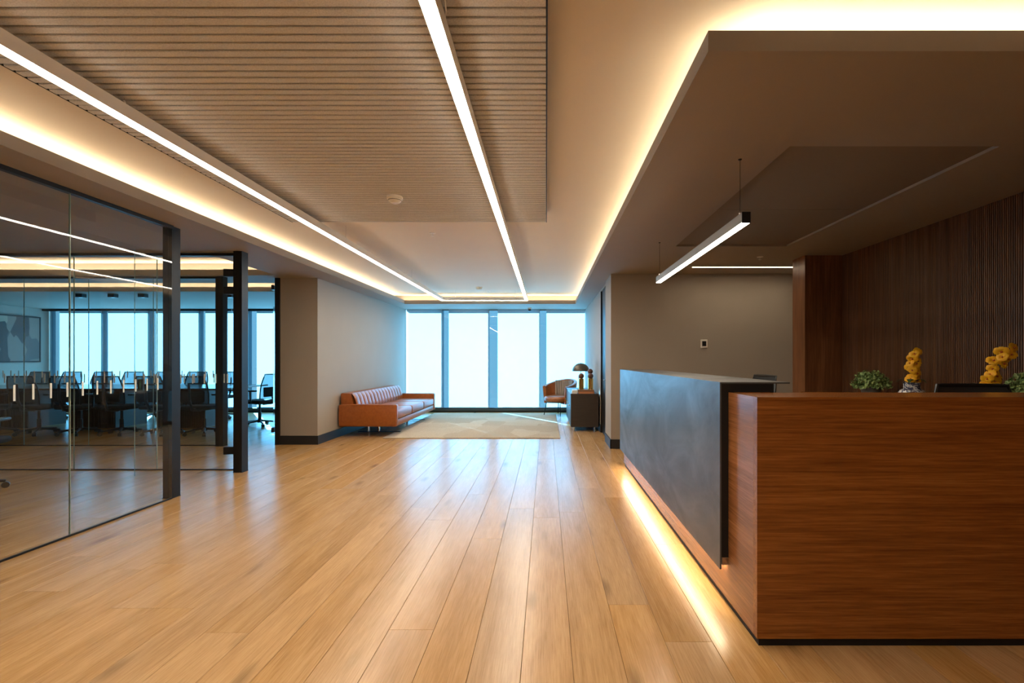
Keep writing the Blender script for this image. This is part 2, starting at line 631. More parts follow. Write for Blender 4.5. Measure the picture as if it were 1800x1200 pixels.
# ------------------------------------------------------------------ floor of oak planks
floor = struct('floor', B(XL - 0.1, 3.6, YB, YW + 0.1, -0.06, -0.012), M['subfloor'], 'wide oak plank floor')
PW, PL, GAP = 0.2093, 2.25, 0.0016
mesh_cache = {}
def plank_mesh(w, l):
    key = (round(w, 3), round(l, 3))
    if key in mesh_cache: return mesh_cache[key]
    c = 0.0009
    x, y = w / 2 - GAP / 2, l / 2 - GAP / 2
    vs = [(-x, -y, -0.012), (x, -y, -0.012), (x, y, -0.012), (-x, y, -0.012),
          (-x, -y, -c), (x, -y, -c), (x, y, -c), (-x, y, -c),
          (-x + c, -y + c, 0), (x - c, -y + c, 0), (x - c, y - c, 0), (-x + c, y - c, 0)]
    fs = [(0, 1, 5, 4), (1, 2, 6, 5), (2, 3, 7, 6), (3, 0, 4, 7), (4, 5, 9, 8), (5, 6, 10, 9), (6, 7, 11, 10), (7, 4, 8, 11), (8, 9, 10, 11)]
    me = bpy.data.meshes.new('plank')
    me.from_pydata(vs, [], fs)
    me.materials.append(M['oak'])
    mesh_cache[key] = me
    return me
planks = []
rp = random.Random(3)
k0 = math.floor((XL + 0.101) / PW)
k1 = math.ceil((3.5 + 0.101) / PW)
for k in range(k0, k1):
    xa, xb = -0.101 + k * PW, -0.101 + (k + 1) * PW
    xa, xb = max(xa, XL), min(xb, 3.5)
    if xb - xa < 0.02: continue
    y = YB - rp.uniform(0, PL)
    while y < YW:
        a, b_ = max(y, YB), min(y + PL, YW)
        y += PL
        if b_ - a < 0.05: continue
        planks.append((xa, xb, a, b_))
def plank_show(p):
    xa, xb, a, b_ = p
    yy = max((max(a, 0.9) + b_) / 2, 0.5)
    xx = (xa + xb) / 2
    if b_ < 1.6: return 0.0
    px, py = 960 + F * xx / max(yy, 1.8), 632 + F * H / max(yy, 1.8)
    ins = 1.0 if (-150 < px < 1500) else 0.02
    if xx < XG - 1.4: ins *= 0.35
    if xx > 1.0: ins *= 0.02
    return ins * (xb - xa) * (b_ - max(a, 1.5)) / max(yy, 1.5) ** 3
planks.sort(key=plank_show, reverse=True)
for (xa, xb, a, b_) in planks[:290]:
    inst('plank', plank_mesh(xb - xa, b_ - a), floor, ((xa + xb) / 2, (a + b_) / 2, 0))
rest = MB()
for (xa, xb, a, b_) in planks[290:]:
    me = plank_mesh(xb - xa, b_ - a)
    cx, cyy = (xa + xb) / 2, (a + b_) / 2
    rest.add([(v.co.x + cx, v.co.y + cyy, v.co.z) for v in me.vertices], [tuple(p.vertices) for p in me.polygons])
o = ob('far_planks', rest, M['oak'], floor)
o['kind'] = 'stuff'

# ------------------------------------------------------------------ ceilings, soffits, coves
ceil_ = struct('ceiling', B(XL - 0.2, 3.7, YB - 0.1, YW + 0.2, ZC, ZC + 0.12), M['coffer'], 'warm lit coffer ceiling of the lobby')
# left soffit over the glass line and its cove lip, running on over the front room
s = MB()
s.box(XG - 0.06, -3.057, YB, 10.45, ZS, ZF)
s.box(XG - 0.06, XG, YB, 10.75, ZF, ZC)
struct('ceiling_soffit', s, M['paint'], 'lowered soffit with glowing cove along the glass wall')
struct('ceiling_soffit', B(XL, XG - 0.06, YB, 5.69, ZS, ZC), M['paint'], 'flat lowered ceiling of the glazed front room')
s = MB()
s.box(-3.85, XG - 0.06, 5.69, 6.9, ZS, ZC)
s.box(XL, XG - 0.06, 6.9, 7.12, ZS, ZF)
s.box(XL, XG - 0.06, 7.12, 7.6, ZS, ZC)
struct('ceiling_soffit', s, M['paint'], 'soffit with cove above the side corridor')
s = MB()
s.box(XL, XG - 0.06, 8.55, 8.78, ZS, ZF)
s.box(XL, XG - 0.06, 8.78, YW, ZS, ZC)
s.box(XG - 0.9, XG - 0.06, 7.6, 8.55, ZS, ZC)
struct('ceiling_soffit', s, M['paint'], 'lowered meeting room ceiling with cove')
s = MB()
s.box(XG, XR, 10.45, 10.72, ZS, ZF)
s.box(XG, XR, 10.72, YW, ZS, ZC)
struct('ceiling_soffit', s, M['paint'], 'soffit in front of the lounge windows')
s = MB()
s.box(0.633, 0.92, 2.17, 10.45, ZS, ZF)           # cove lip along the lounge
s.box(0.92, 0.99, 2.17, 10.72, ZS, ZC)
s.box(0.633, 3.6, 1.888, 2.17, ZS, ZF)            # front lip
s.box(0.99, 3.6, 2.17, 2.24, ZS, ZC)
# field with rectangular recess
s.box(0.99, 1.376, 2.24, 6.95, ZS, ZC)
s.box(2.56, 3.6, 2.24, 6.95, ZS, ZC)
s.box(1.376, 2.56, 2.24, 2.73, ZS, ZC)
s.box(1.376, 2.56, 5.14, 6.95, ZS, ZC)
bulk = struct('ceiling_bulkhead', s, M['paint'], 'dark lowered bulkhead above the reception desk')
for (a, b_) in ((2.732, 3.937), (3.943, 5.138)):
    ob('recess_panel', B(1.378, 2.558, a, b_, ZS + 0.018, ZC - 0.01), M['panel'], bulk)

def led(name, mb, mat, label, cat='led strip'):
    o = ob(name, mb, mat)
    tag(o, label, cat)
    return o
led('led_strip', B(-3.285, -3.27, YB + 0.1, 10.55, ZF, ZF + 0.010), M['led_warm'], 'warm LED strip hidden in the cove along the glass wall')
led('led_strip', B(-3.2, 0.80, 10.60, 10.615, ZF, ZF + 0.010), M['led_warm'], 'warm LED strip hidden in the cove by the windows')
led('led_strip', B(0.80, 0.815, 2.06, 10.55, ZF, ZF + 0.010), M['led_warm'], 'warm LED strip hidden in the bulkhead edge facing the lounge')
led('led_strip', B(0.83, 3.5, 2.04, 2.055, ZF, ZF + 0.010), M['led_warm'], 'warm LED strip hidden in the bulkhead edge facing the viewer')
led('led_strip', B(XL + 0.1, -3.95, 7.00, 7.015, ZF, ZF + 0.010), M['led_warm'], 'warm LED strip in the corridor ceiling cove')
led('led_strip', B(XL + 0.1, -4.4, 8.66, 8.675, ZF, ZF + 0.010), M['led_warm'], 'warm LED strip in the meeting room ceiling cove')

# slatted acoustic panel, right of the left cove
YP0, YP1 = 0.3, 4.62
XP0, XP1 = -2.42, 0.0
ZP = 2.56
pan = thing('slatted_ceiling_panel', 'large brown felt panel of parallel slats hung under the ceiling', 'ceiling panel', (XP0, YP0, ZC))
ob('backing', B(XP0, XP1, YP0, YP1, ZP + 0.034, ZC - 0.002), M['felt_gap'], pan)
ob('edge_trim', B(XP1, XP1 + 0.006, YP0, YP1, ZP, ZC - 0.002), M['black_matt'], pan)
ob('edge_trim', B(XP0 - 0.006, XP0, YP0, YP1, ZP, ZC - 0.002), M['black_matt'], pan)
PITCH = 0.0494
me = None
yy = YP1
while yy - PITCH > YP0:
    if me is None:
        mb = MB()
        w = PITCH * 0.775
        c = 0.003
        prof = [(-w / 2, 0.034), (-w / 2, c), (-w / 2 + c, 0), (w / 2 - c, 0), (w / 2, c), (w / 2, 0.034)]
        n = len(prof)
        mb.add([(XP0 + 0.001, p[0], p[1]) for p in prof] + [(XP1 - 0.001, p[0], p[1]) for p in prof],
               [(i, i + 1, n + i + 1, n + i) for i in range(n - 1)] + [(n - 1, 0, n, 2 * n - 1), tuple(range(n - 1, -1, -1)), tuple(range(n, 2 * n))])
        o = ob('slat', MB().add([(v[0] - XP0, v[1], v[2]) for v in mb.v], mb.f), M['felt'], pan, local=True)
        me = o.data
    else:
        o = bpy.data.objects.new('slat', me); COL.objects.link(o); o.parent = pan
    o.location = (0, yy - PITCH / 2 - YP0, ZP - ZC)
    yy -= PITCH

# ------------------------------------------------------------------ walls
YPIL = 7.13
struct('wall_left', B(XG - 0.55, XG, YPIL, YW, 0, ZS), M['paint'], 'taupe wall behind the leather sofa')
bb = MB()
bb.box(XG - 0.555, XG + 0.012, YPIL - 0.012, YPIL, 0, 0.13)
bb.box(XG, XG + 0.012, YPIL, YW - 0.12, 0, 0.13)
struct('baseboard_left', bb, M['baseboard'], 'black baseboard of the sofa wall')
struct('wall_right', MB().box(XR, XR + 0.12, 8.32, YW, 0, ZS).box(XR, XR + 0.12, 7.43, 8.32, 2.42, ZS), M['paint'], 'wall beside the lounge window')
struct('wall_stub', MB().box(0.912, 3.6, 6.8, 6.95, 0, ZS).box(0.912, 1.06, 6.95, 7.43, 0, ZS), M['paint'], 'taupe wall behind the reception desk')
bb = MB()
bb.box(0.90, 3.5, 6.788, 6.8, 0, 0.13)
bb.box(0.90, 0.912, 6.788, 7.43, 0, 0.13)
struct('baseboard_back', bb, M['baseboard'], 'black baseboard behind the reception desk')
struct('baseboard_right', B(XR - 0.012, XR, 8.33, YW - 0.12, 0, 0.13), M['baseboard'], 'black baseboard under the lounge wall')
d = struct('door_1', B(XR + 0.02, XR + 0.065, 7.45, 8.30, 0.005, 2.415), M['black'], 'full height black door')
ob('door_handle', MB().tube([(XR + 0.02, 7.54, 0.93), (XR - 0.03, 7.54, 0.93), (XR - 0.03, 7.66, 0.93)], 0.009, 8), M['steel'], d)
ob('door_frame', MB().box(XR - 0.004, XR + 0.1, 7.43, 7.45, 0, 2.42).box(XR - 0.004, XR + 0.1, 8.30, 8.32, 0, 2.42), M['black'], d)
struct('wall_east', B(XE + 0.022, 3.7, YB, 5.58, 0, ZC), M['walnut_z'], 'wall carrying the fluted walnut')
struct('wall_east_end', B(3.5, 3.7, 5.86, 6.8, 0, ZS), M['paint'], 'taupe end wall beyond the walnut portal')
struct('wall_portal', B(2.987, 3.7, 5.58, 5.86, 0, ZS), M['walnut_z'], 'walnut veneered portal at the end of the fluted wall')
fl = MB()
y = 1.6
while y < 5.575:
    w = 0.0126
    fl.add([(XE + 0.024, y, 0), (XE, y + 0.0022, 0), (XE, y + w - 0.0022, 0), (XE + 0.024, y + w, 0),
            (XE + 0.024, y, ZS), (XE, y + 0.0022, ZS), (XE, y + w - 0.0022, ZS), (XE + 0.024, y + w, ZS)],
           [(1, 0, 4, 5), (2, 1, 5, 6), (3, 2, 6, 7), (0, 1, 2, 3), (7, 6, 5, 4)])
    y += 0.0172
fw = ob('wall_fluting', fl, M['flute'])
fw['kind'] = 'structure'
fw['label'] = 'fine vertical walnut fluting'
struct('wall_far_left', B(XL - 0.15, XL, YB, YW, 0, ZC), M['paint'], 'left wall of the meeting room')
struct('wall_behind', B(XL, 3.7, YB - 0.15, YB, 0, ZC), M['paint'], 'wall behind the viewer')

# ------------------------------------------------------------------ windows
def px2x(px, y=YW):
    return (px - 960) * y / F
gaps_lobby = [(777.5, 789), (859.5, 875), (949, 960.5)]
gaps_conf = [(88, 106), (180, 191), (262, 275), (351, 362), (437, 452), (524, 538)]
def window(name, x0, x1, gaps, label):
    w = ob(name, MB().box(x0, x1, YW + 0.02, YW + 0.12, 0, 0.055).box(x0, x1, YW + 0.02, YW + 0.12, ZS - 0.02, ZC), M['alu'])
    w['kind'] = 'structure'
    w['label'] = label
    ob('sill_rail', B(x0, x1, YW - 0.10, YW + 0.02, 0.085, 0.10), M['black'], w)
    ob('floor_rail', B(x0, x1, YW - 0.10, YW - 0.06, 0.0, 0.035), M['black'], w)
    ob('sill_upstand', B(x0, x1, YW - 0.03, YW + 0.02, 0.0, 0.085), M['alu'], w)
    edges = [x0]
    for gi, (a, b_) in enumerate(gaps):
        m0 = px2x(a) - 0.045
        depth = 0.22 if (name == 'window_1' and gi != 1) else 0.14  # outer lounge mullions deepened on purpose to keep sun streaks off the rug
        ob('mullion', B(m0, m0 + 0.04, YW + 0.02, YW + depth, 0.0, ZC), M['alu'], w)
        edges += [m0, m0 + 0.04]
    edges.append(x1)
    for i in range(0, len(edges), 2):
        ob('glass_pane', B(edges[i], edges[i + 1], YW + 0.06, YW + 0.072, 0.055, ZS - 0.02), M['facade_glass'], w)
    return w
window('window_1', XG, XR, gaps_lobby, 'floor to ceiling window of the lounge')
window('window_2', XL, XG - 0.55, gaps_conf, 'floor to ceiling window of the meeting room')

def blind(x0, x1, label, group):
    t = thing('roller_blind', label, 'blind', ((x0 + x1) / 2, YW - 0.03, 0.10), 0, group)
    ob('cloth', MB().grid(lambda u, v: (x0 + (x1 - x0) * u, YW - 0.015, 0.102 + (ZS - 0.102 - 0.002) * v), 1, 1), M['blind'], t)
    ob('bottom_bar', B(x0, x1, YW - 0.022, YW - 0.008, 0.101, 0.118), M['white_plastic'], t)
    return t
lob = [px2x(713) + 0.02] + [px2x(p) for g_ in gaps_lobby for p in g_] + [XR - 0.012]
nm = ['leftmost white roller blind of the lounge, beside the sofa wall', 'second white roller blind from the sofa wall',
      'third white roller blind from the sofa wall', 'white roller blind behind the tan armchair and dome lamp']
for i in range(4):
    blind(lob[2 * i], lob[2 * i + 1], nm[i], 'roller blinds of the lounge')
con = [XL + 0.02] + [px2x(p) for g_ in gaps_conf for p in g_] + [XG - 0.57]
nm = ['narrow strip of blind in the corner beside the painting', 'pale blue blind right of the painting behind the meeting table',
      'pale blue blind second from the painting in the meeting room', 'pale blue blind third from the painting in the meeting room',
      'pale blue blind seen just left of the second black post', 'pale blue blind behind the end chair, by the doorway jamb', 'meeting room blind hidden behind the taupe pillar']
for i in range(1, 7):
    blind(con[2 * i], con[2 * i + 1], nm[i], 'roller blinds of the meeting room')
hb = MB().box(XL, XG - 0.56, YW - 0.16, YW - 0.06, ZS - 0.05, ZS)
tag(ob('blind_pelmet', hb, M['black_matt']), 'dark pelmet box above the meeting room blinds', 'pelmet')

# ------------------------------------------------------------------ glass partitions
ZG0, ZG1 = 0.012, ZS - 0.03
strip_me = {}
def strips(parent, pts, along):
    """frosted safety strips on the glass, one object each"""
    key = along
    if key not in strip_me:
        h = 0.0015
        mb = B(-h, h, -0.006, 0.006, -0.051, 0.051) if along == 'y' else B(-0.006, 0.006, -h, h, -0.051, 0.051)
        me = bpy.data.meshes.new('marking_strip')
        me.from_pydata(mb.v, [], mb.f)
        me.materials.append(M['frost'])
        strip_me[key] = me
    base = wloc(parent)
    for p in pts:
        inst('marking_strip', strip_me[key], parent, Vector(p) - base)

# A: along the lobby, X = XG
ga = thing('glass_partition', 'frameless glass wall running along the lobby, nearest to the viewer', 'glass partition', (XG, 2.4, 0))
js = [4.35, 3.42, 2.49, 1.56, 0.63, -0.30]
for i in range(len(js) - 1):
    ob('glass_pane', B(XG - 0.006, XG + 0.006, js[i + 1] + 0.002, js[i] - 0.002, ZG0, ZG1), M['glass'], ga)
for j in js[1:-1]:
    ob('joint_seal', B(XG - 0.0055, XG + 0.0055, j - 0.002, j + 0.002, ZG0, ZG1), M['glass_edge'], ga)
ob('top_channel', B(XG - 0.02, XG + 0.02, -0.30, 4.35, ZG1, ZS), M['black'], ga)
ob('bottom_channel', B(XG - 0.008, XG + 0.008, -0.30, 4.35, 0, ZG0), M['black'], ga)
strips(ga, [(XG + 0.0075, 4.30 - 0.113 * i, 1.04) for i in range(1, 26)], 'y')

def post(x0, x1, y0, y1, label, z1=ZS):
    t = thing('door_post', label, 'post', ((x0 + x1) / 2, (y0 + y1) / 2, 0), 0, 'black door posts')
    ob('upright', B(x0, x1, y0, y1, 0.004, z1 - 0.001), M['black'], t)
    ob('seal_strip', B(x0 + 0.03, x1 - 0.03, y0 - 0.004, y0, 0.004, z1 - 0.001), M['black_matt'], t)
    ob('foot_plate', B(x0 - 0.004, x1 + 0.004, y0 - 0.004, y1 + 0.004, 0, 0.004), M['black_matt'], t)
    return t
post(XG - 0.082, XG, 4.354, 4.455, 'black square post at the end of the lobby glass wall')
post(XG - 0.095, XG, 5.355, 5.467, 'black square post carrying the open glass door')
post(-4.775, -4.665, 6.98, 7.08, 'slim black post of the meeting room front, standing behind the open door')
post(XG - 0.62, XG - 0.555, YPIL - 0.02, YPIL + 0.08, 'black door jamb fixed to the taupe pillar')

# B: partition of the front room against the corridor, Y = 5.48
gb = thing('glass_partition', 'glass wall between front room and corridor, facing the viewer', 'glass partition', (-6, 5.48, 0))
jx = [XG - 0.10, -4.41, -5.35, -6.29, -7.23, -8.17]
for i in range(len(jx) - 1):
    ob('glass_pane', B(jx[i + 1] + 0.002, jx[i] - 0.002, 5.474, 5.486, ZG0, ZG1), M['glass'], gb)
for j in jx[1:-1]:
    ob('joint_seal', B(j - 0.002, j + 0.002, 5.4745, 5.4855, ZG0, ZG1), M['glass_edge'], gb)
ob('top_channel', B(jx[-1], jx[0], 5.46, 5.50, ZG1, ZS), M['black'], gb)
ob('bottom_channel', B(jx[-1], jx[0], 5.472, 5.488, 0, ZG0), M['black'], gb)
strips(gb, [(jx[0] - 0.06 - 0.113 * i, 5.4725, 1.04) for i in range(27)], 'x')

# C: front of the meeting room, Y = 7.03
gc = thing('glass_partition', 'glass front of the meeting room beyond the corridor', 'glass partition', (-7, 7.03, 0))
jx = [-4.775, -5.71, -6.65, -7.59, -8.53, -9.47]
for i in range(len(jx) - 1):
    ob('glass_pane', B(jx[i + 1] + 0.002, jx[i] - 0.002, 7.024, 7.036, ZG0, ZG1), M['glass'], gc)
for j in jx[1:-1]:
    ob('joint_seal', B(j - 0.002, j + 0.002, 7.0245, 7.0355, ZG0, ZG1), M['glass_edge'], gc)
ob('top_channel', B(jx[-1], jx[0], 7.01, 7.05, ZG1, ZS), M['black'], gc)
ob('bottom_channel', B(jx[-1], jx[0], 7.022, 7.038, 0, ZG0), M['black'], gc)
strips(gc, [(jx[0] - 0.06 - 0.113 * i, 7.0225, 1.04) for i in range(30)], 'x')

# open glass door leaf hinged on the second post
hx, hy = XG - 0.10, 5.40
ang = math.atan2(5.17 - 5.40, -4.39 - hx)
gd = thing('glass_door', 'open frameless glass door with black patch fittings, hinged on the black post', 'door', (hx, hy, 0), ang)
ob('glass_leaf', B(0.035, 0.955, -0.005, 0.005, 0.008, ZS - 0.02), M['glass'], gd, local=True)
ob('leaf_edge', B(0.955, 0.957, -0.005, 0.005, 0.008, ZS - 0.02), M['glass_edge'], gd, local=True)
for z in (2.216, 2.02, 0.24):
    h_ = ob('patch_hinge', MB().rbox(0.0, 0.115, -0.02, 0.02, z - 0.042, z + 0.042, 0.006, 2), M['black'], gd, local=True)
hd = ob('handle', MB().tube([(0.90, -0.005, 0.98), (0.90, -0.05, 0.98), (0.79, -0.05, 0.98)], 0.008, 8), M['black'], gd, local=True)
lk = ob('lock_plate', B(0.875, 0.925, -0.010, 0.010, 0.92, 1.04), M['black'], gd, local=True)
me = strip_me['x']
for i in range(8):
    inst('marking_strip', me, gd, (0.08 + 0.113 * i, -0.0065, 1.04))
# second leaf, meeting room
gd2 = thing('glass_door', 'glass door of the meeting room standing open beside the taupe pillar', 'door', (XG - 0.63, 7.07, 0), math.radians(112))
ob('glass_leaf', B(0.02, 0.86, -0.005, 0.005, 0.008, ZS - 0.02), M['glass'], gd2, local=True)
ob('leaf_edge', B(0.86, 0.862, -0.005, 0.005, 0.008, ZS - 0.02), M['glass_edge'], gd2, local=True)
for z in (2.31, 0.22):
    ob('patch_hinge', MB().rbox(0.0, 0.10, -0.02, 0.02, z - 0.035, z + 0.035, 0.006, 2), M['black'], gd2, local=True)
for i in range(7):
    inst('marking_strip', me, gd2, (0.09 + 0.113 * i, -0.0065, 1.04))

# ------------------------------------------------------------------ lamps
pl = thing('linear_pendant_light', 'long white U-shaped linear pendant light glowing under the coffer', 'pendant light', (-1.25, 5, ZC))
ZL = 2.45
XA, XB, YE = -2.112, -0.400, 9.86
hw = 0.0275
def bar(x0, x1, y0, y1, mat_h, mat_d, parent):
    ob('housing', B(x0, x1, y0, y1, ZL + 0.004, ZL + 0.07), mat_h, parent)
    ob('diffuser', B(x0 + 0.002, x1 - 0.002, y0 + 0.002, y1 - 0.002, ZL, ZL + 0.004), mat_d, parent)
bar(XA - hw, XA + hw, -2.6, YE, M['white_metal'], M['led_pendant'], pl)
bar(XB - hw, XB + hw, -2.6, YE, M['white_metal'], M['led_pendant'], pl)
bar(XA + hw, XB - hw, YE - 0.055, YE, M['white_metal'], M['led_pendant'], pl)
for (x, yv) in [(XA, 1.45), (XA, 2.42), (XA, 5.1), (XA, 7.6), (XB, 1.4), (XB, 2.55), (XB, 5.2), (XB, 7.7), (XA + 0.27, YE - 0.03), (XB - 0.23, YE - 0.03)]:
    top = (ZP + 0.01) if yv < YP1 else ZC
    cb = ob('suspension_cable', MB().tube([(x, yv, ZL + 0.07), (x, yv, top)], 0.0016, 5), M['steel'], pl)
    ob('cable_grip', MB().lathe(x, yv, [(0.007, ZL + 0.07), (0.007, ZL + 0.09), (0.003, ZL + 0.098)], 8), M['white_metal'], cb)

for (x, yv, sg) in ((XA, 1.62, 1), (XB, 1.75, 1)):
    cp = [(x, yv - 0.30, ZL + 0.07), (x + sg * 0.03, yv - 0.22, ZL + 0.085), (x + sg * 0.045, yv - 0.08, ZL + 0.082), (x + sg * 0.03, yv + 0.04, ZL + 0.088), (x + sg * 0.012, yv + 0.10, ZP - 0.004), (x + sg * 0.012, yv + 0.11, ZP + 0.01)]
    ob('power_cord', MB().tube(cp, 0.0028, 6), M['white_metal'], pl, True)
pd = thing('linear_pendant_light', 'slim short linear pendant hanging over the reception desk', 'pendant light', (1.165, 3.9, ZS))
zb = 2.047
ob('housing', B(1.142, 1.190, 2.82, 5.02, zb + 0.004, zb + 0.062), simple('dark_anodised', (0.20, 0.19, 0.18), 0.4, metal=0.5), pd)
ob('diffuser', B(1.144, 1.188, 2.822, 5.018, zb, zb + 0.004), M['led_pendant'], pd)
ob('end_cap', B(1.141, 1.191, 2.816, 2.82, zb - 0.001, zb + 0.064), M['black'], pd)
ob('end_cap', B(1.141, 1.191, 5.02, 5.024, zb - 0.001, zb + 0.064), M['black'], pd)
for yv in (2.907, 4.97):
    cb = ob('suspension_cable', MB().tube([(1.166, yv, zb + 0.062), (1.166, yv, ZS)], 0.0016, 5), M['black'], pd)
    ob('cable_grip', MB().lathe(1.166, yv, [(0.007, zb + 0.062), (0.007, zb + 0.085), (0.003, zb + 0.095)], 8), M['steel'], cb)
    ob('ceiling_anchor', MB().lathe(1.166, yv, [(0.008, ZS - 0.006), (0.012, ZS)], 8), M['black'], cb)

wl = thing('linear_ceiling_light', 'thin recessed light line washing the taupe wall', 'ceiling light', (2.6, 6.28, ZS))
ob('diffuser', B(1.906, 3.42, 6.262, 6.298, ZS - 0.004, ZS), M['led_wall'], wl)
ob('trim_frame', MB().box(1.90, 3.43, 6.256, 6.262, ZS - 0.005, ZS).box(1.90, 3.43, 6.298, 6.304, ZS - 0.005, ZS), M['white_metal'], wl)

# ------------------------------------------------------------------ reception desk
DX, DY0, DY1 = 0.918, 2.104, 5.71
WT = 1.0866
desk = thing('reception_desk', 'walnut reception desk with a grey cement counter along its lobby side', 'desk', (DX, DY0, 0))
ob('front_panel', B(DX, 3.40, DY0, DY0 + 0.04, 0.036, WT), M['walnut'], desk)
ob('ledge_top', B(DX + 0.002, 3.40, DY0 + 0.04, DY0 + 0.31, WT - 0.04, WT), M['walnut'], desk)
ob('inner_panel', B(DX + 0.03, 3.40, DY0 + 0.28, DY0 + 0.31, 0.036, WT - 0.04), M['walnut'], desk)
ob('side_panel', B(DX, DX + 0.03, DY0 + 0.04, DY1, 0.036, WT - 0.0005), M['walnut_y'], desk)
ob('plinth', MB().box(DX + 0.012, 3.40, DY0 + 0.012, DY0 + 0.28, 0, 0.036).box(DX + 0.012, DX + 0.30, DY0 + 0.28, DY1 - 0.01, 0, 0.036), M['black_matt'], desk)
XCO = 0.873
YC0 = 2.43
ob('counter_core', MB().box(XCO + 0.008, DX - 0.0005, YC0 + 0.004, DY1, 0.255, 1.129).box(DX - 0.0005, 1.145, YC0 + 0.004, DY1, WT, 1.129), M['black_matt'], desk)
ob('cement_front', B(XCO, XCO + 0.008, YC0, DY1 + 0.004, 0.198, 1.137), M['concrete'], desk)
ob('cement_top', B(XCO + 0.008, XCO + 0.352, YC0, DY1 + 0.004, 1.129, 1.137), M['concrete'], desk)
ob('back_panel', B(1.12, 1.145, DY0 + 0.31, DY1, 0.036, WT), M['walnut_y'], desk)
ob('far_end_panel', B(DX + 0.03, 1.12, DY1 - 0.03, DY1, 0.036, WT), M['walnut'], desk)
lp = ob('led_profile', B(XCO + 0.014, XCO + 0.043, YC0 + 0.006, DY1 - 0.02, 0.216, 0.255), M['steel'], desk)
ob('led_line', MB().add([(XCO + 0.020, YC0 + 0.03, 0.2155), (XCO + 0.020, DY1 - 0.05, 0.2155), (XCO + 0.041, DY1 - 0.05, 0.2155), (XCO + 0.041, YC0 + 0.03, 0.2155)], [(0, 1, 2, 3)]), M['led_desk'], lp)
ob('worktop', B(1.146, 1.72, DY0 + 0.312, DY1 - 0.05, 0.715, 0.74), M['walnut_y'], desk)
ob('worktop', B(1.72, 3.40, DY0 + 0.312, DY0 + 0.75, 0.715, 0.74), M['walnut'], desk)
ob('worktop_leg', B(1.66, 1.70, DY1 - 0.12, DY1 - 0.08, 0, 0.715), M['black'], desk)
ob('worktop_leg', B(1.66, 1.70, DY0 + 0.69, DY0 + 0.73, 0, 0.715), M['black'], desk)

# back cabinet under the plants
bc = thing('low_cabinet', 'low walnut cabinet against the fluted wall behind the desk, carrying the plants', 'cabinet', (3.15, 4.2, 0))
ob('body', B(2.93, XE - 0.004, 3.15, 5.5, 0.06, 0.86), M['walnut_y'], bc)
ob('plinth', B(2.96, XE - 0.01, 3.18, 5.46, 0, 0.06), M['black_matt'], bc)
ob('cabinet_top', B(2.91, XE - 0.004, 3.14, 5.52, 0.86, 0.885), M['walnut_y'], bc)
for i in range(4):
    y0 = 3.155 + i * 0.585
    dr = ob('door', B(2.912, 2.93, y0 + 0.004, y0 + 0.581, 0.07, 0.85), M['walnut_y'], bc)
    ob('handle', B(2.902, 2.912, y0 + 0.26, y0 + 0.33, 0.80, 0.81), M['black'], dr)
ZT = 0.885

# ------------------------------------------------------------------ plants on the cabinet
def leaf_cluster(seed, c, rx, rz, n, size):
    r = random.Random(seed)
    mb = MB()
    for i in range(n):
        a, e = r.uniform(0, 2 * math.pi), r.uniform(-0.25, 1.45)
        rad = r.uniform(0.55, 1.0)
        p = Vector((c[0] + rx * rad * math.cos(a) * math.cos(e), c[1] + rx * rad * math.sin(a) * math.cos(e), c[2] + rz * rad * math.sin(e)))
        out_ = Vector((math.cos(a) * math.cos(e), math.sin(a) * math.cos(e), math.sin(e) + 0.3)).normalized()
        s_ = size * r.uniform(0.6, 1.2)
        rv = Vector((r.uniform(-1, 1), r.uniform(-1, 1), r.uniform(-0.6, 1.0)))
        u = out_.cross(rv).normalized()
        d = (u.cross(out_) + out_ * r.uniform(-0.3, 1.8)).normalized()
        nrm = d.cross(u)
        mb.add([p - d * s_ * .5, p + u * s_ * .38 + nrm * s_ * .1, p + d * s_ * .6, p - u * s_ * .38 + nrm * s_ * .1], [(0, 1, 2, 3)])
    return mb

def bushy(name, label, x, y, rx, ztop, seed):
    t = thing(name, label, 'plant', (x, y, ZT))
    ob('pot', MB().lathe(x, y, [(0.065, ZT), (0.085, ZT + 0.10), (0.088, ZT + 0.105), (0.078, ZT + 0.105), (0.074, ZT + 0.09)], 18), M['pot'], t, True)
    ob('soil', MB().lathe(x, y, [(0.072, ZT + 0.085), (0.072, ZT + 0.092)], 14), M['soil'], t)
    mb = MB()
    r = random.Random(seed)
    for i in range(16):
        a = r.uniform(0, 6.28); q = r.uniform(0.3, 0.8) * rx
        mb.tube([(x, y, ZT + 0.09), (x + q * .5 * math.cos(a), y + q * .5 * math.sin(a), ZT + 0.13), (x + q * math.cos(a), y + q * math.sin(a), ztop - 0.05)], 0.0016, 4)
    ob('stems', mb, M['stem'], t)
    fo = ob('foliage', leaf_cluster(seed, (x, y, ZT + 0.12), rx, ztop - ZT - 0.12, 620, 0.034), M['leaf'], t)
    fo['kind'] = 'stuff'
    return t

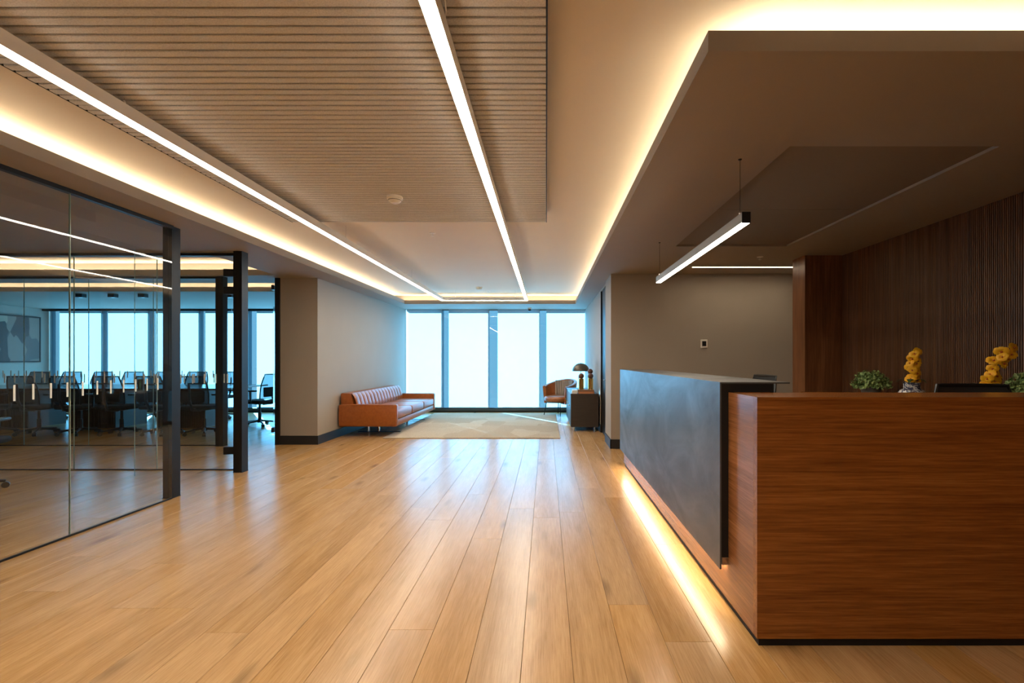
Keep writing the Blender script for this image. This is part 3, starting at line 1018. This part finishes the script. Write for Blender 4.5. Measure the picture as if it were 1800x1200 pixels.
def flower_mesh():
    mb = MB()
    for k in range(5):
        a = math.pi / 2 + k * 2 * math.pi / 5
        big = 1.0 if k in (1, 4) else 0.82
        d = Vector((math.cos(a), 0, math.sin(a)))
        u = Vector((-math.sin(a), 0, math.cos(a)))
        Lp, Wp = 0.040 * big, 0.024 * big
        vs = [Vector((0, 0, 0))]
        for (t_, w_, lift) in ((0.35, 0.75, -0.004), (0.7, 1.0, -0.006), (1.0, 0.5, 0.002)):
            vs += [d * Lp * t_ - u * Wp * w_ + Vector((0, lift, 0)), d * Lp * t_ + Vector((0, lift - 0.004, 0)), d * Lp * t_ + u * Wp * w_ + Vector((0, lift, 0))]
        mb.add(vs, [(0, 1, 2), (0, 2, 3), (1, 4, 5, 2), (2, 5, 6, 3), (4, 7, 8, 5), (5, 8, 9, 6)])
    me = bpy.data.meshes.new('flower')
    me.from_pydata(mb.v, [], mb.f)
    me.materials.append(M['petal'])
    me.polygons.foreach_set('use_smooth', [True] * len(me.polygons))
    h = MB().sphere((0, -0.008, 0), 0.007, 8, 6)
    hm = bpy.data.meshes.new('flower_heart')
    hm.from_pydata(h.v, [], h.f)
    hm.materials.append(M['petal_heart'])
    return me, hm
FM, FH = flower_mesh()

def orchid(label, x, y, ztop, lean, seed):
    t = thing('potted_orchid', label, 'plant', (x, y, ZT))
    zv = ZT
    ob('vase', MB().lathe(x, y, [(0.05, zv), (0.075, zv + 0.03), (0.098, zv + 0.075), (0.09, zv + 0.105), (0.062, zv + 0.118), (0.058, zv + 0.165), (0.066, zv + 0.172), (0.060, zv + 0.175), (0.050, zv + 0.165)], 26), M['porcelain'], t, True)
    r = random.Random(seed)
    zs = zv + 0.15
    pts = []
    for i in range(9):
        q = i / 8
        pts.append(Vector((x + lean * (q ** 1.2), y + 0.012 * math.sin(q * 5), zs + (ztop - zs) * q)))
    ob('flower_stem', MB().tube(pts, 0.0035, 6), M['stem'], t)
    for a in (0.3, 2.2, 3.9, 5.2):
        dx, dy = math.cos(a), math.sin(a)
        ob('leaf', MB().grid(lambda u, v: (x + dx * (0.02 + 0.09 * u) - dy * 0.022 * (v - .5) * 2 * math.sin(math.pi * (0.1 + 0.85 * u)), y + dy * (0.02 + 0.09 * u) + dx * 0.022 * (v - .5) * 2 * math.sin(math.pi * (0.1 + 0.85 * u)), zv + 0.172 + 0.03 * math.sin(math.pi * u)), 6, 2), M['stem'], t, True)
    n = 15
    for i in range(n):
        q = 0.08 + 0.90 * i / (n - 1)
        j = q * 8
        p = pts[min(int(j), 7)].lerp(pts[min(int(j), 7) + 1], j - min(int(j), 7))
        side = -1 if i % 2 else 1
        dx = side * r.uniform(0.012, 0.040) * (1.1 - 0.35 * q)
        loc = Vector((p.x + dx, p.y - r.uniform(0.012, 0.04), p.z + r.uniform(-0.012, 0.012))) - Vector((x, y, ZT))
        f = inst('flower', FM, t, loc, (r.uniform(-0.5, 0.35), r.uniform(-0.5, 0.5), side * r.uniform(0.1, 0.75) - 0.45), [r.uniform(0.85, 1.1)] * 3)
        inst('flower_heart', FH, f, (0, 0, 0))
    return t
bushy('potted_fern', 'small bushy green plant left of the upright yellow orchid', 3.10, 4.62, 0.165, 1.15, 5)
orchid('upright yellow orchid in a blue and white vase', 3.10, 4.10, 1.325, 0.005, 11)
orchid('leaning yellow orchid at the right edge of the picture', 3.05, 3.36, 1.333, 0.125, 23)
bushy('potted_fern', 'bushy green plant partly in front of the leaning yellow orchid', 3.235, 3.265, 0.125, 1.16, 9)

# ------------------------------------------------------------------ office chairs
def make_chair(name, label, cat_group):
    t = thing(name, label, 'office chair', (0, 0, 0), 0, cat_group)   # faces +Y locally
    ob('seat', MB().rbox(-0.245, 0.245, -0.22, 0.25, 0.43, 0.495, 0.03, 3), M['chair_fabric'], t, True, True)
    # back: lumbar shell and upper mesh panel in a frame
    def back(u, v):
        w = 0.215 + 0.03 * math.sin(math.pi * v) - 0.035 * max(0, v - 0.6)
        xx = (u - .5) * 2 * w
        z = 0.52 + v * 0.46
        yv = -0.22 - 0.10 * v + 0.035 * math.cos((u - .5) * math.pi) * -1 + 0.02
        return (xx, yv, z)
    mbk = ob('back_mesh', MB().grid(back, 8, 8), M['mesh'], t, True, True)
    rim = [Vector(back(0, i / 8)) for i in range(9)] + [Vector(back(i / 8, 1)) for i in range(1, 9)] + [Vector(back(1, 1 - i / 8)) for i in range(1, 9)]
    ob('back_frame', MB().tube(rim, 0.011, 6), M['chair_black'], t, True, True)
    ob('lumbar_pad', MB().rbox(-0.20, 0.20, -0.285, -0.255, 0.56, 0.74, 0.014, 2), M['chair_fabric'], t, True, True)
    ob('back_spine', MB().tube([(0, -0.08, 0.42), (0, -0.27, 0.44), (0, -0.335, 0.60), (0, -0.345, 0.86)], [0.03, 0.028, 0.022, 0.016], 8), M['chair_black'], t, True, True)
    for s_ in (-1, 1):
        a = ob('armrest', MB().tube([(s_ * 0.20, -0.05, 0.44), (s_ * 0.265, -0.05, 0.46), (s_ * 0.265, -0.04, 0.66)], 0.016, 8), M['chair_black'], t, True, True)
        ob('arm_pad', MB().rbox(s_ * 0.265 - 0.04, s_ * 0.265 + 0.04, -0.16, 0.10, 0.66, 0.69, 0.012, 2), M['chair_black'], a, True, True)
    ob('gas_column', MB().lathe(0, 0, [(0.03, 0.09), (0.03, 0.26), (0.02, 0.262), (0.02, 0.40), (0.09, 0.41), (0.09, 0.435)], 14), M['chair_black'], t, True, True)
    bs = ob('star_base', MB().lathe(0, 0, [(0.045, 0.065), (0.045, 0.12)], 12), M['chair_black'], t, True, True)
    for k in range(5):
        a = 2 * math.pi * k / 5 + 0.3
        dx, dy = math.cos(a), math.sin(a)
        ob('spoke', MB().tube([(dx * 0.03, dy * 0.03, 0.10), (dx * 0.28, dy * 0.28, 0.068)], [0.022, 0.014], 6), M['chair_black'], bs, True, True)
        px, py = dx * 0.28, dy * 0.28
        ob('caster', MB().tube([(px - dy * 0.024, py + dx * 0.024, 0.03), (px + dy * 0.024, py - dx * 0.024, 0.03)], 0.03, 10), M['chair_black'], t, True, True)
    return t
proto = make_chair('office_chair', 'black mesh office chair at the near end of the meeting table', 'meeting room chairs')
ORD = ['nearest the doorway', 'second from the doorway', 'third from the doorway', 'fourth from the doorway', 'fifth from the doorway', 'sixth from the doorway', 'seventh from the doorway']
first = True
def put(loc, rz, label, group):
    global first
    if first:
        first = False
        proto.location = loc
        proto.rotation_euler = (0, 0, rz)
        proto['label'] = label
        proto['group'] = group
        return proto
    c = dup(proto, loc, rz, label)
    c['group'] = group
    return c
YN, YFAR = 8.10, 10.30
for i, px in enumerate((348, 274, 200, 126, 52, -22)):
    put(((px - 960) * 7.95 / F, YN, 0), random.uniform(-0.05, 0.05), 'black mesh chair on the near side of the meeting table, ' + ORD[i], 'near row of meeting chairs')
for i, px in enumerate((398, 342, 285, 229, 174, 119, 62)):
    put(((px - 960) * 10.5 / F, YFAR, 0), math.pi + random.uniform(-0.04, 0.04), 'dark mesh chair on the window side of the meeting table, ' + ORD[i], 'window row of meeting chairs')
put((-5.42, 9.15, 0), math.radians(78), 'black mesh chair at the table end, seen side-on through the doorway', 'meeting room chairs')
put((-5.50, 4.55, 0), 0.4, 'dark chair in the front room, only its castor in the left edge of the picture', 'front room chairs')
put((2.66, 2.77, 0), math.radians(172), 'black chair whose top rises behind the walnut desk front', 'reception chairs')
put((1.93, 4.9, 0), math.radians(95), 'black chair half hidden behind the cement counter', 'reception chairs')
for c_ in COL.objects:
    if c_.get('group') == 'reception chairs':
        c_.scale = (1.0, 1.0, 1.11)
        for p_ in c_.children:
            if p_.name.startswith('back_mesh'):      # these two chairs have closed upholstered backs
                p_.material_slots[0].link = 'OBJECT'
                p_.material_slots[0].material = M['chair_fabric']

# meeting table
tb = thing('meeting_table', 'long dark meeting table with glossy top and ribbed base', 'table', (-8.2, 9.2, 0))
ob('tabletop', MB().rbox(-10.9, -5.72, 8.45, 9.95, 0.715, 0.745, 0.006, 2), M['table_wood'], tb)
for xc in (-6.7, -8.3, -9.9):
    bs = ob('pedestal', B(xc - 0.42, xc + 0.42, 8.85, 9.55, 0.0, 0.715), M['cabinet'], tb)
    for i in range(21):
        xx = xc - 0.41 + i * 0.04
        ob('rib', B(xx, xx + 0.02, 8.835, 8.85, 0.01, 0.70), M['cabinet'], bs)
# spotlights of the meeting room
for i, px in enumerate((61, 123, 181, 240, 349, 462)):
    x = (px - 960) * 8.05 / F
    t = thing('ceiling_spotlight', 'small black box spotlight under the meeting room ceiling, number ' + ['one', 'two', 'three', 'four', 'five', 'six'][i] + ' from the left', 'spotlight', (x, 8.85, ZS), 0, 'meeting room spotlights')
    ob('housing', MB().rbox(x - 0.06, x + 0.06, 8.80, 8.90, ZS - 0.065, ZS, 0.004, 1), M['black'], t)
    ob('lens', MB().lathe(x, 8.85, [(0.035, ZS - 0.068), (0.035, ZS - 0.065)], 14), M['screen'], t)
# painting on the far left wall
pt = thing('painting', 'brown abstract painting of angular shapes on the meeting room wall', 'painting', (XL, 10.6, 1.2))
ob('canvas', B(XL + 0.004, XL + 0.035, 9.6, 11.35, 1.22, 2.22), M['canvas'], pt)
ob('frame', MB().box(XL, XL + 0.04, 9.57, 9.6, 1.19, 2.25).box(XL, XL + 0.04, 11.35, 11.38, 1.19, 2.25).box(XL, XL + 0.04, 9.6, 11.35, 1.19, 1.22).box(XL, XL + 0.04, 9.6, 11.35, 2.22, 2.25), M['black_matt'], pt)

# ------------------------------------------------------------------ lounge: rug, sofa, armchair, credenza
rug = ob('rug', MB().rbox(-2.60, 0.225, 7.67, 11.25, 0.0005, 0.012, 0.004, 1), M['rug'])
tag(rug, 'large beige patchwork rug in front of the windows', 'rug')

SX0, SX1, SY0, SY1 = -3.345, -2.407, 7.78, 10.50
sofa = thing('sofa', 'long cognac leather sofa with channelled back cushions and chrome legs', 'sofa', ((SX0 + SX1) / 2, (SY0 + SY1) / 2, 0))
for (a, b_) in ((SY0, SY0 + 0.11), (SY1 - 0.11, SY1)):
    ar = ob('armrest', MB().rbox(SX0, SX1, a, b_, 0.17, 0.527, 0.025, 3), M['leather'], sofa, True)
    ob('piping', MB().tube([(SX0 + 0.02, a, 0.19), (SX0 + 0.02, a, 0.50), (SX0 + 0.045, a, 0.517), (SX1 - 0.05, a, 0.517), (SX1 - 0.018, a, 0.49), (SX1 - 0.018, a, 0.19)], 0.004, 5), M['leather'], ar, True)
A0, A1 = SY0 + 0.11, SY1 - 0.11
ob('seat_base', MB().rbox(SX0 + 0.02, SX1 - 0.015, A0 - 0.01, A1 + 0.01, 0.17, 0.275, 0.012, 2), M['leather'], sofa, True)
bfr = MB()
prof = [(SX0 + 0.005, 0.20), (SX0 + 0.30, 0.20), (SX0 + 0.155, 0.700), (SX0 + 0.02, 0.705), (SX0 + 0.005, 0.69)]
n = len(prof)
bfr.add([(p[0], A0 - 0.02, p[1]) for p in prof] + [(p[0], A1 + 0.02, p[1]) for p in prof],
        [(i, (i + 1) % n, n + (i + 1) % n, n + i) for i in range(n)] + [tuple(range(n - 1, -1, -1)), tuple(range(n, 2 * n))])
ob('back_frame', bfr, M['leather'], sofa)
cw = (A1 - A0) / 3
for i in range(3):
    a, b_ = A0 + i * cw + 0.004, A0 + (i + 1) * cw - 0.004
    ob('seat_cushion', MB().rbox(SX0 + 0.22, SX1 - 0.008, a, b_, 0.275, 0.425, 0.035, 4), M['leather'], sofa, True)
    NCH = 5
    def cush(u, v, a=a, b_=b_):
        ch = abs(math.sin(math.pi * u * NCH))
        edge = min(1.0, math.sin(math.pi * min(max(v, 0.0), 1.0)) * 1.6)
        z = 0.42 + v * 0.285
        xb = SX0 + 0.236 - 0.082 * v
        return (xb + (0.022 + 0.022 * (ch ** 0.5)) * edge + 0.02, a + (b_ - a) * u, z)
    ob('back_cushion', MB().grid(cush, NCH * 8, 8), M['leather'], sofa, True)
for yv in (SY0 + 0.52, SY1 - 0.52):
    for xv in (-3.05, -2.87):
        lg = ob('leg', MB().tube([(xv, yv, 0.0125), (xv, yv, 0.17)], 0.018, 10), M['chrome'], sofa, True)
    ob('leg_bar', B(-3.22, -2.50, yv - 0.02, yv + 0.02, 0.0125, 0.022), M['black'], sofa)

# tan tub armchair
AC = (0.30, 10.85)
arm = thing('armchair', 'tan leather tub armchair on thin black legs by the window', 'armchair', (AC[0], AC[1], 0.0135), math.radians(135))
# local: faces +Y ; shell open towards +Y
def shell_pt(u, r_in, v):
    t_ = math.radians(-118 + 236 * u) - math.pi / 2
    k = math.cos(math.radians(-118 + 236 * u)) * 0.5 + 0.5      # 1 at the back, 0 at the arm ends
    top = 0.60 + 0.19 * k ** 1.3
    z = 0.26 + (top - 0.26) * v
    fl_ = 1 + 0.10 * (v - 0.5)
    return (r_in * fl_ * math.cos(t_) * 1.0, r_in * fl_ * math.sin(t_) * 0.95, z)
sh = MB()
sh.grid(lambda u, v: shell_pt(u, 0.385, v), 30, 6)
sh.grid(lambda u, v: shell_pt(1 - u, 0.315, v), 30, 6)
sh.grid(lambda u, v: tuple(Vector(shell_pt(u, 0.385, 1)).lerp(Vector(shell_pt(u, 0.315, 1)), v) + Vector((0, 0, 0.012 * math.sin(math.pi * v)))), 30, 4)
for uu in (0, 1):
    sh.grid(lambda u, v: tuple(Vector(shell_pt(uu, 0.385, v)).lerp(Vector(shell_pt(uu, 0.315, v)), u)), 2, 6)
sh.grid(lambda u, v: tuple(Vector(shell_pt(u, 0.385, 0)).lerp(Vector((0, 0.0, 0.26)), v)), 30, 1)
ob('shell', sh, M['leather'], arm, True, True)
ob('seat_cushion', MB().lathe(0, 0.03, [(0.05, 0.30), (0.28, 0.30), (0.318, 0.33), (0.325, 0.38), (0.30, 0.42), (0.2, 0.437), (0.02, 0.44)], 28), M['leather'], arm, True, True)
# ribbed inner back pad
def rib(u, v):
    t_ = math.radians(-62 + 124 * u) - math.pi / 2
    rr_ = 0.300 - 0.010 * abs(math.sin(math.pi * u * 12))
    return (rr_ * math.cos(t_), rr_ * math.sin(t_) * 0.95, 0.43 + 0.335 * v)
ob('back_pad', MB().grid(rib, 96, 4), M['rib'], arm, True, True)
for (lx, ly) in ((-0.25, -0.22), (0.25, -0.22), (-0.25, 0.24), (0.25, 0.24)):
    ob('leg', MB().tube([(lx * 0.85, ly * 0.85, 0.27), (lx, ly, 0.0)], 0.009, 8), M['black'], arm, True, True)

cz = thing('credenza', 'dark stained oak credenza along the lounge wall', 'credenza', (0.67, 9.35, 0))
CX0, CX1, CY0, CY1, CZ = 0.43, 0.912, 8.43, 10.30, 0.655
ob('body', B(CX0 + 0.012, CX1, CY0, CY1, 0.075, CZ - 0.03), M['cabinet'], cz)
ob('top', MB().rbox(CX0 - 0.004, CX1, CY0 - 0.004, CY1, CZ - 0.03, CZ, 0.003, 1), M['cabinet'], cz)
for i in range(4):
    y0 = CY0 + 0.01 + i * 0.465
    dr = ob('door', B(CX0, CX0 + 0.012, y0, y0 + 0.455, 0.08, CZ - 0.034), M['cabinet'], cz)
    ob('knob', MB().sphere((CX0 - 0.012, y0 + 0.40, 0.42), 0.012, 8, 6), M['brass'], dr, True)
for (lx, ly) in ((CX0 + 0.05, CY0 + 0.04), (CX1 - 0.06, CY0 + 0.04), (CX0 + 0.05, CY1 - 0.04), (CX1 - 0.06, CY1 - 0.04)):
    ob('leg', MB().lathe(lx, ly, [(0.014, 0), (0.018, 0.075)], 10), M['steel'], cz, True)

def book(name, x0, x1, y0, y1, z0, z1, mat, label):
    t = thing(name, label, 'book', ((x0 + x1) / 2, (y0 + y1) / 2, z0))
    ob('cover', MB().box(x0, x1, y0, y1, z0, z0 + 0.003).box(x0, x1, y0, y1, z1 - 0.003, z1).box(x0, x1, y0, y0 + 0.003, z0 + 0.003, z1 - 0.003), mat, t)
    ob('pages', B(x0 + 0.004, x1 - 0.004, y0 + 0.003, y1 - 0.004, z0 + 0.003, z1 - 0.003), M['paper'], t)
book('book', 0.565, 0.845, 8.46, 8.78, CZ, CZ + 0.034, M['book_orange'], 'large orange book at the bottom of the stack on the credenza')
book('book', 0.555, 0.840, 8.47, 8.77, CZ + 0.034, CZ + 0.066, M['book_brown'], 'brown book on top of the orange one, under the brass holders')
book('book', 0.455, 0.545, 8.46, 8.72, CZ, CZ + 0.028, M['book_white'], 'lower pale book at the credenza edge left of the stack')
book('book', 0.46, 0.55, 8.47, 8.70, CZ + 0.028, CZ + 0.060, M['book_white'], 'upper pale book at the credenza edge left of the stack')
ZB = CZ + 0.066
def holder(x, y, z, label, dz=0.0):
    t = thing('brass_holder', label, 'ornament', (x, y, z), 0, 'brass ornaments on the credenza')
    ob('brass_cylinder', MB().lathe(x, y, [(0.046, z), (0.046, z + 0.19 + dz), (0.043, z + 0.193 + dz)], 22), M['brass'], t, True)
    ob('ball', MB().sphere((x, y, z + 0.193 + 0.046 + dz), 0.05, 18, 12), M['ball'], t, True)
holder(0.625, 8.60, ZB, 'brass cylinder with a dark ball, left one on the books')
holder(0.79, 8.60, ZB, 'brass cylinder with a dark ball, right one on the books')
holder(0.815, 8.93, CZ, 'taller brass cylinder with a dark ball, standing behind the books', 0.14)
la = thing('table_lamp', 'mushroom table lamp with dark bronze dome shade on the credenza', 'lamp', (0.667, 9.32, CZ))
ob('base', MB().lathe(0.667, 9.32, [(0.075, CZ), (0.075, CZ + 0.015), (0.045, CZ + 0.02), (0.045, CZ + 0.29), (0.04, CZ + 0.295)], 22), M['bronze'], la, True)
ob('stem', MB().tube([(0.667, 9.32, CZ + 0.29), (0.667, 9.32, CZ + 0.42)], 0.007, 8), M['brass'], la, True)
ob('shade', MB().lathe(0.667, 9.32, [(0.165 * math.cos(a), 1.03 + 0.155 * math.sin(a)) for a in [math.radians(d_) for d_ in range(0, 88, 6)]] + [(0.006, 1.186)], 30), M['bronze'], la, True)

# ------------------------------------------------------------------ ceiling and wall fittings
def detector(x, y, z, r, label):
    t = thing('smoke_detector', label, 'smoke detector', (x, y, z))
    ob('base', MB().lathe(x, y, [(r, z), (r, z - r * 0.30), (r * 0.92, z - r * 0.34)][::-1], 24), M['white_plastic'], t, True)
    ob('chamber', MB().lathe(x, y, [(r * 0.86, z - r * 0.34), (r * 0.82, z - r * 0.55), (r * 0.5, z - r * 0.82), (r * 0.1, z - r * 0.85)][::-1], 24), M['white_plastic'], t, True)
    ob('vent_ring', MB().lathe(x, y, [(r * 0.845, z - r * 0.46), (r * 0.845, z - r * 0.52)], 24), M['black_matt'], t)
detector(-1.217, 3.89, ZP, 0.062, 'round white smoke detector on the slatted panel')
detector(-1.31, 9.45, ZC, 0.062, 'small white smoke detector on the plain ceiling near the windows')
def sprinkler(x, y, z, label):
    t = thing('sprinkler', label, 'sprinkler', (x, y, z))
    ob('escutcheon', MB().lathe(x, y, [(0.012, z - 0.008), (0.034, z - 0.004), (0.036, z)], 18), M['white_metal'], t, True)
    ob('deflector', MB().lathe(x, y, [(0.016, z - 0.036), (0.016, z - 0.033)], 12), M['white_metal'], t)
    ob('frame', MB().tube([(x, y, z - 0.008), (x, y, z - 0.034)], 0.005, 6), M['white_metal'], t)
sprinkler(-1.27, 5.40, ZC, 'sprinkler head just beyond the slatted panel')
sprinkler(-1.19, 9.95, ZC, 'tiny sprinkler head near the window cove')
sprinkler((1336 - 960) * 5.66 / F, 5.66, ZS, 'sprinkler head in the dark bulkhead above the desk')
t = thing('dome_camera', 'small dark dome camera under the soffit at the window', 'camera', (-0.385, 11.25, ZS))
ob('mount', MB().lathe(-0.385, 11.25, [(0.05, ZS - 0.03), (0.052, ZS)], 18), M['white_plastic'], t, True)
ob('dome', MB().lathe(-0.385, 11.25, [(0.002, ZS - 0.085), (0.03, ZS - 0.075), (0.042, ZS - 0.05), (0.044, ZS - 0.03)], 18), M['lens'], t, True)
t = thing('thermostat', 'small white thermostat with dark screen on the taupe wall', 'thermostat', (2.216, 6.8, 1.474))
ob('casing', MB().rbox(2.168, 2.264, 6.778, 6.80, 1.414, 1.534, 0.006, 2), M['white_plastic'], t)
ob('screen', B(2.188, 2.244, 6.776, 6.778, 1.44, 1.51), M['screen'], t)
